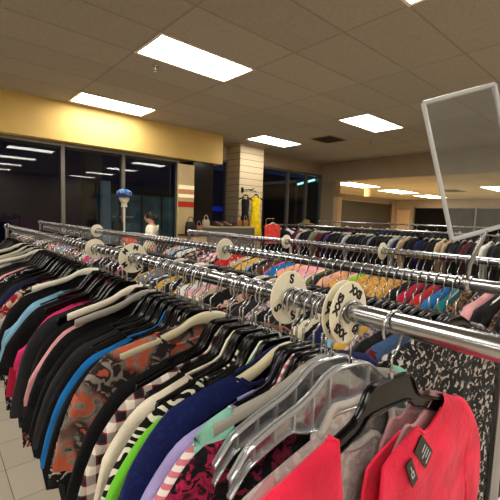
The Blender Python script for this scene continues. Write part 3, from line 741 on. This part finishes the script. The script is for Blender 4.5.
# ------------------------------------------------------------------ things by the windows
# hat display
r = empty('display_stand', (2.56, 6.2, 0)); tag(r, 'slim white pole stand carrying a blue hat in front of the window', 'stand')
mb = MB(); mb.tube([(0, 0, .02), (0, 0, 1.62)], .02, 12); mb.build('pole', M['white'], r)
mb = MB(); mb.lathe([(0, .03), (.02, .03), (.19, .02), (.2, 0), (0, 0)], 28); mb.build('base', M['white'], r)
mb = MB(); mb.tube([(-.2, 0, 1.45), (.18, 0, 1.45)], .009, 8); mb.build('crossbar', M['frame_grey'], r)
r = empty('mannequin_head', (2.56, 6.2, 1.62)); tag(r, 'pale mannequin head under the blue hat', 'mannequin')
mb = MB(); mb.lathe([(.055, -.005), (.05, .03), (.045, .06), (.06, .08), (.085, .12), (.092, .17), (.085, .22), (.055, .255), (0, .265)], 20)
mb.ball((-.03, -.088, .14), (.012, .02, .022), 8, 6); mb.ball((-.03, -.07, .09), (.026, .022, .02), 8, 6)
mb.build('head', M['white'], r)
mb = MB(); mb.ball((0, 0, 0), (.1, .06, .045), 10, 6)
r = empty('sun_hat', (2.56, 6.2, 1.80)); tag(r, 'blue puffy hat with a dark brim on the mannequin head', 'hat')
mb = MB(); mb.lathe([(.1, 0), (.125, .02), (.13, .055), (.11, .09), (.06, .115), (0, .12)], 24); mb.build('crown', fabric('blue hat cloth', (44, 88, 160), 'speckle', (120, 150, 190), scale=.3), r)
mb = MB(); mb.lathe([(.095, .005), (.155, -.02), (.158, -.014), (.1, .014)], 24); mb.build('brim', fabric('navy brim', (24, 36, 70)), r)
r = empty('handbag', (2.44, 6.19, 1.14)); tag(r, 'black handbag hanging from the stand below the blue hat', 'bag')
mb = MB()
mb.grid([[(-.08*(1+.1*t), -.03, .22*(1-t)), (.08*(1+.1*t), -.03, .22*(1-t)), (.08*(1+.1*t), .03, .22*(1-t)), (-.08*(1+.1*t), .03, .22*(1-t))] for t in (0, .2, .8, 1)], True); mb.cap([(-.088, -.03, 0), (.088, -.03, 0), (.088, .03, 0), (-.088, .03, 0)]); mb.build('bag', M['blackleather'], r)
mb = MB(); mb.tube([(.06*math.cos(PI*k/10), 0, .2+.12*math.sin(PI*k/10)) for k in range(11)], .008, 6); mb.build('strap', M['blackleather'], r)
# orange cloth cap on the mid rack line: small basket
r = empty('shopping_basket', (2.36, 5.5, 0)); tag(r, 'bright orange basket on a post behind the left racks', 'basket')
mb = MB()
o_m = simple('orange plastic', (236, 84, 22), .45)
ring = lambda w, d, z: [(-w, -d, z), (w, -d, z), (w, d, z), (-w, d, z)]
mb.grid([ring(.075, .07, 1.06), ring(.095, .085, 1.2), ring(.102, .092, 1.205), ring(.102, .092, 1.215), ring(.09, .08, 1.215), ring(.07, .065, 1.07)], True, False); mb.cap(ring(.075, .07, 1.06)); mb.build('bin', o_m, r)
mb = MB(); mb.tube([(0, 0, .02), (0, 0, 1.06)], .018, 10); mb.lathe([(0, .02), (.16, .015), (.16, 0), (0, 0)], 20); mb.build('post', M['frame_grey'], r)

# display counter with shoes and bags below the slatted column
r = empty('display_shelf', (4.3, 6.2, 0)); tag(r, 'pale shelf counter of shoes and bags left of the slatted column', 'shelf')
boxo('top', (0, 0, 1.27, 1.3, .4, 1.305), 'wood', r); boxo('front_panel', (.02, .03, .05, 1.28, .06, 1.27), simple('grey panel', (104, 98, 88), .6), r)
boxo('side_panel', (.0, .03, 0, .03, .4, 1.27), 'frame_grey', r); boxo('side_panel', (1.27, .03, 0, 1.3, .4, 1.27), 'frame_grey', r)
def shoe(x, y, z, mat, lab, s=1):
    r = empty('shoe', (x, y, z)); tag(r, lab, 'shoe')
    mb = MB(); rows = []
    for t, w, h in ((0, .022, .075), (.04, .03, .085), (.09, .032, .07), (.14, .036, .05), (.2, .04, .04), (.24, .03, .032), (.262, .008, .018)):
        rows.append([(w*math.cos(a)*s, -t*s, (.014+max(0, math.sin(a))*h)*s) for a in [PI*k/8 for k in range(9)]])
    mb.grid(rows); mb.build('upper', mat, r)
    b = MB(); b.grid([[(w*s*math.cos(a), -.12*s-.14*s*l*math.sin(a), zz*s) for a in [2*PI*k/16 for k in range(16)] for l in (1,)] for w, zz in ((.034, 0), (.037, .008), (.034, .016))], True); b.build('sole', M['rubber'], r)
for k, (mt, nm) in enumerate((('darkbrown', 'dark brown'), ('tanleather', 'tan'), ('blackleather', 'black'), ('darkbrown', 'dark brown'), ('tanleather', 'tan'))):
    shoe(4.62+.075*k, 6.5, 1.305, M[mt], '%s leather shoe, %s from the left on the pale shelf counter' % (nm, ['first', 'second', 'third', 'fourth', 'fifth'][k]), 1.1)
def bag(x, y, z, w, h, d, mt, lab):
    r = empty('handbag', (x, y, z)); tag(r, lab, 'bag'); mb = MB()
    rows = []
    for t, k in ((0, .85), (.06, 1), (.5, 1), (.9, .85), (1, .7)):
        rows.append([(w/2*k*math.copysign(abs(math.cos(a))**.5, math.cos(a)), d/2*k*math.copysign(abs(math.sin(a))**.5, math.sin(a)), h*t) for a in [2*PI*j/16 for j in range(16)]])
    mb.grid(rows, True); mb.cap(rows[0], True); mb.cap(rows[-1]); mb.build('bag', M[mt], r)
    s = MB(); s.tube([(w*.3*math.cos(PI*k/10), 0, h*.97+.1*math.sin(PI*k/10)) for k in range(11)], .008, 6); s.build('strap', M[mt], r)
bag(5.08, 6.4, 1.305, .16, .13, .09, 'darkbrown', 'dark brown handbag near the middle of the pale shelf counter')
bag(5.27, 6.4, 1.305, .15, .15, .09, 'tanleather', 'tan handbag at the right of the pale shelf counter')
bag(5.46, 6.4, 1.305, .15, .14, .09, 'tanleather', 'tan handbag at the right end of the pale shelf counter, by the column')
bag(4.4, 6.42, 1.305, .16, .13, .1, 'wood', 'beige handbag at the left end of the pale shelf counter')
tag(boxo('storage_box', (4.72, 6.32, 1.305, 5.0, 6.45, 1.47), simple('kraft box', (190, 150, 96), .7)), 'kraft brown box standing on the pale shelf counter', 'box') if False else None
# small cabinet & black bag left of it
r = empty('display_cabinet', (3.86, 6.2, 0)); tag(r, 'beige cabinet with dark shelves below the red striped panel', 'cabinet')
boxo('carcass', (0, .0, 0, .42, .4, 1.1), simple('beige cabinet', (180, 150, 104), .6), r); boxo('shelf', (-.01, -.02, 1.1, .43, .41, 1.13), 'darkbrown', r); boxo('drawer', (.03, -.015, .72, .39, 0, .84), 'blackleather', r)
bag(3.98, 6.35, 1.13, .22, .26, .12, 'blackleather', 'black handbag on the beige cabinet below the red striped panel')
bag(4.18, 6.35, 1.13, .14, .18, .1, 'tanleather', 'small tan bag beside the black handbag on the beige cabinet')

# dresses on the column
def dress_mesh(w, h, waist, seed, straps=True, skirt=1.25):
    rn = random.Random(seed); mb = MB(); rows = []
    for j in range(21):
        t = j/20; z = -.10-t*(h-.10)
        if t < .05: hw = w*.62+t*w*2
        elif t < .32: hw = w*(.74-.16*(t-.05)/.27)
        else: hw = w*(.58+(skirt-.58)*((t-.32)/.68)**.8)
        dd = .035+.06*t; fl = .012*max(0, t-.3)
        rows.append([(hw/2*math.cos(a)*(1), (dd+fl*2*math.sin(9*a+seed))*math.sin(a), z+.02*abs(math.cos(a))*(1 if t < .05 else 0)) for a in [2*PI*k/64 for k in range(64)]])
    mb.grid(rows, True)
    return mb.mesh('dress')
def dress(x, y, z, w, h, mat, lab, rz=0, skirt=1.25):
    me = dress_mesh(w, h, 0, int(x*100), True, skirt); me.materials.append(mat)
    o = link('dress', me, mat); o.location = (x, y, z); o.rotation_euler = (0, 0, rz); tag(o, lab, 'dress')
    s = MB()
    for q in (-1, 1): s.tube([(q*w*.22, -.036, -.10), (q*w*.2, 0, -.005), (q*w*.22, .036, -.10)], .009, 6)
    s.build('strap', mat, o)
    b = MB(); zz = -.10-.30*(h-.1); b.lathe([(w*.295, -.012), (w*.302, 0), (w*.295, .012)], 32, (0, 0, zz)); bb = b.build('waistband', mat, o); bb.scale = (1, .28, 1)
    return o
BX, BY, BZ = 5.75, 6.9, 2.16
mb = MB(); mb.box(BX-.03, BY-.02, BZ-.06, BX+.03, BY, BZ+.06); bk = mb.build('display_bracket', M['black'], wall_column); bk['label'] = 'black display bracket'
mb = MB(); mb.tube([(BX, BY-.01, BZ), (BX-.02, BY-.42, BZ-.01), (BX-.02, BY-.44, BZ+.03)], .011, 8); mb.tube([(BX, BY-.2, BZ), (BX+.26, BY-.22, BZ-.03)], .009, 8); mb.tube([(BX, BY-.36, BZ), (BX-.2, BY-.38, BZ-.02)], .009, 8); mb.build('arm', M['black'], bk)
yel = fabric('yellow crepe', (236, 208, 20)); 
dress(5.96, 6.62, 2.07, .40, 1.08, yel, 'bright yellow sleeveless dress hanging on the slatted column', skirt=1.12)
dress(5.58, 6.56, 2.02, .33, 1.1, FB['black'], 'black sleeveless dress hanging left of the yellow dress', skirt=1.1)
for x, y, z, l in ((5.96, 6.62, 2.07+.085, 'black hanger holding the yellow dress'), (5.58, 6.56, 2.02+.10, 'black hanger holding the black dress')):
    hanger(x, y, z, 0, 'black', l)

# short display rail by the dark windows
r = rack(6.55, 6.75, 6.75, 1.4, 'x') if False else None
DR = r = empty('display_rail', (6.15, 6.45, 0)); tag(r, 'short chrome display rail by the dark windows right of the yellow dress', 'clothes rack')
mb = MB(); mb.tube([(0, 0, 1.36), (2.2, 0, 1.36)], .02, 12); mb.build('rail', M['chrome'], r)
for x in (0.0, 2.2):
    mb = MB(); mb.tube([(x, 0, .03), (x, 0, 1.36)], .016, 10); mb.build('upright', M['chrome'], r)
    mb = MB(); mb.tube([(x, -.22, .03), (x, .22, .03)], .016, 8); mb.build('foot', M['chrome'], r)
rc = [('black', 6.6, 'tank_top'), ('navy blue', 6.74, 'shirt'), ('white', 6.9, 'shirt'), ('charcoal', 7.0, 'blouse'), ('black', 7.12, 'shirt'), ('purple', 7.22, 'tank_top'), ('cream', 7.36, 'blouse'), ('red', 7.5, 'shirt'), ('beige', 7.66, 'shirt'), ('olive', 7.8, 'blouse'), ('grey', 7.95, 'shirt'), ('black speckled', 8.1, 'shirt'), ('black', 8.25, 'blouse')]
for k, (c, x, nm) in enumerate(rc):
    x -= .1
    hanger(x, 6.45, 1.36, D2(60+10*math.sin(k)), 'white' if k % 2 else 'black', ('white' if k % 2 else 'black')+' plastic hanger on the short display rail by the dark windows', 'hangers on the short display rail', lo=True)
    nxt = rc[k-1][0] if k else 'hanger end'
    garment(x+.004, 6.45, 1.36, D2(60+10*math.sin(k)), VAR[k % 8], FB[c], nm, '%s %s on the short display rail, %s' % (c, KINDWORD[nm][0], 'right of the %s one' % nxt if k else 'leftmost of the row'), 'top', 'garments on the short display rail')
hanger(6.16, 6.22, 1.50, 0, 'white', 'white hanger holding the coral top at the front of the display rail')
me, _ = garment_mesh(kind='white', nw=.14, dipf=.05, seed=90, sleeve=.04, sh=.17, hem=.5, nc=36); me.materials.append(FB['coral'])
garment(6.16, 6.22, 1.50, 0, me, FB['coral'], 'tank_top', 'coral orange tank top facing out right of the yellow dress')
mb = MB(); mb.tube([(.01, 0, 1.38), (.01, 0, 1.48), (.01, -.05, 1.50), (.01, -.25, 1.50), (.01, -.27, 1.52)], .012, 8); mb.build('face_out_arm', M['chrome'], DR)
# straw hat on a stand above the display rail
r = empty('sun_hat', (7.7, 6.5, 1.385)); tag(r, 'tan wide straw hat resting on the short display rail', 'hat')
straw = fabric('straw weave', (140, 124, 84), 'stripe', (110, 96, 62), scale=3)
mb = MB(); mb.lathe([(.09, .03), (.25, .0), (.255, .006), (.1, .04)], 28); mb.build('brim', straw, r)
mb = MB(); mb.lathe([(.095, .03), (.09, .09), (.06, .12), (0, .125)], 24); mb.build('crown', straw, r)

# ------------------------------------------------------------------ the shopper near the window
def skinned(name, verts, edges, radii, mat, parent=None, root=0, lev=2):
    me = bpy.data.meshes.new(name); me.from_pydata(verts, edges, []); o = link(name, me, mat, parent)
    sk = o.modifiers.new('skin', 'SKIN'); sk.use_smooth_shade = True
    for i, r in enumerate(radii):
        rr = r if isinstance(r, tuple) else (r, r); me.skin_vertices[0].data[i].radius = rr
    me.skin_vertices[0].data[root].use_root = True
    o.modifiers.new('sub', 'SUBSURF').levels = lev; o.modifiers['sub'].render_levels = lev
    return o
P0 = empty('person', (3.22, 6.5, 0), D2(140)); tag(P0, 'dark haired person in a cream top standing side-on by the window', 'person')
# local: faces +X (turned left), height about 1.56
V = [(0, 0, .84), (.0, 0, .98), (.01, 0, 1.14), (.0, 0, 1.25), (.005, 0, 1.32), (.02, 0, 1.40), (.03, 0, 1.47)]
E_ = [(0, 1), (1, 2), (2, 3), (3, 4), (4, 5), (5, 6)]; R_ = [(.10, .14), (.09, .12), (.10, .14), (.085, .13), .045, .07, .06]
def chain(base, pts, rad):
    prev = base
    for p, q in zip(pts, rad):
        V.append(p); R_.append(q); E_.append((prev, len(V)-1)); prev = len(V)-1
    return prev
for s in (-1, 1):
    chain(0, [(0, s*.085, .78), (.01, s*.09, .46), (-.01, s*.09, .09), (.02, s*.095, .045), (.14, s*.1, .03)], [.085, .056, .038, .036, .03])
    wr = chain(3, [(0, s*.17, 1.25), (-.01, s*.20, 1.0), (.10, s*.19, .84), (.13, s*.185, .80)], [.052, .04, .027, .03])
    for k, ln in enumerate((.06, .068, .064, .05)):
        chain(wr, [(.15+.003*k, s*.185+(.018-.012*k)*1, .765), (.16, s*.185+(.02-.013*k), .765-ln*.6), (.155, s*.184+(.02-.013*k), .765-ln)], [.009, .0085, .007])
    chain(wr, [(.16, s*.165, .79), (.175, s*.155, .762)], [.0095, .008])
skin_m = simple('skin', (214, 168, 140), .6, 0, .05, 10)
skinned('body', V, E_, R_, skin_m, P0)
mb = MB(); mb.ball((.03, 0, 1.445), (.095, .075, .115), 18, 14); mb.ball((.125, 0, 1.435), (.018, .012, .02), 8, 6); mb.ball((.105, 0, 1.385), (.02, .03, .012), 8, 6)
for s in (-1, 1): mb.ball((.02, s*.077, 1.44), (.02, .008, .03), 8, 6)
mb.build('head', skin_m, P0)
for s in (-1, 1):
    mb = MB(); mb.ball((.115, s*.03, 1.452), (.008, .013, .008), 8, 6); mb.build('eye', M['ink'], P0)
mb = MB(); mb.lathe([(0, 0), (.028, 0), (.026, .003), (0, .004)], 12, (.118, 0, 1.385)); 
mouth = MB(); mouth.ball((.124, 0, 1.392), (.006, .022, .006), 8, 6); mouth.build('mouth', simple('lips', (160, 90, 84), .5), P0)
hair_m = simple('dark hair', (24, 18, 16), .5, 0, .3, 60)
mb = MB()
rows = []
for k in range(11):
    t = PI*.56*k/10
    rows.append([(.018+(.108*math.sin(t))*math.cos(a)*(1 if math.cos(a) < 0 else .92), .09*math.sin(t)*math.sin(a), 1.452+.125*math.cos(t)-(.05*max(0, -math.cos(a))*(k/10))) for a in [2*PI*j/24 for j in range(24)]])
mb.grid(rows, True); mb.ball((-.085, 0, 1.44), (.045, .06, .07), 12, 8); mb.build('hair', hair_m, P0)
cream_m = fabric('cream jersey', (244, 234, 212))
V2 = [(0, 0, .86), (0, 0, .98), (.01, 0, 1.14), (0, 0, 1.26), (.0, 0, 1.31)]; E2 = [(0, 1), (1, 2), (2, 3), (3, 4)]; R2 = [(.115, .155), (.105, .135), (.115, .155), (.1, .145), .06]
for s in (-1, 1):
    i = len(V2); V2 += [(0, s*.17, 1.26), (-.01, s*.20, 1.0), (.085, s*.192, .865)]; R2 += [.08, .068, .06]; E2 += [(3, i), (i, i+1), (i+1, i+2)]
skinned('sweater', V2, E2, R2, cream_m, P0)
V3 = [(0, 0, .87), (0, .086, .78), (.01, .09, .46), (-.01, .09, .1), (0, -.086, .78), (.01, -.09, .46), (-.01, -.09, .1)]
skinned('trousers', V3, [(0, 1), (1, 2), (2, 3), (0, 4), (4, 5), (5, 6)], [(.112, .15), .096, .07, .06, .096, .07, .06], FB['denim blue'], P0)
for s in (-1, 1):
    mb = MB(); mb.ball((.05, s*.098, .04), (.135, .047, .042), 14, 8); mb.build('shoe', M['blackleather'], P0)
bag(3.30, 6.33, .93, .2, .2, .1, 'darkbrown', 'dark brown shoulder bag carried by the person by the window')

# ------------------------------------------------------------------ added fill light for the dark outside; no lamp stands there
ld = bpy.data.lights.new('outside_fill', 'AREA'); ld.energy = 25; ld.size = 3; ld.color = (.7, .85, 1)
lo = bpy.data.objects.new('outside_fill', ld); COL.objects.link(lo); lo.location = (6, 9.6, 4.2)
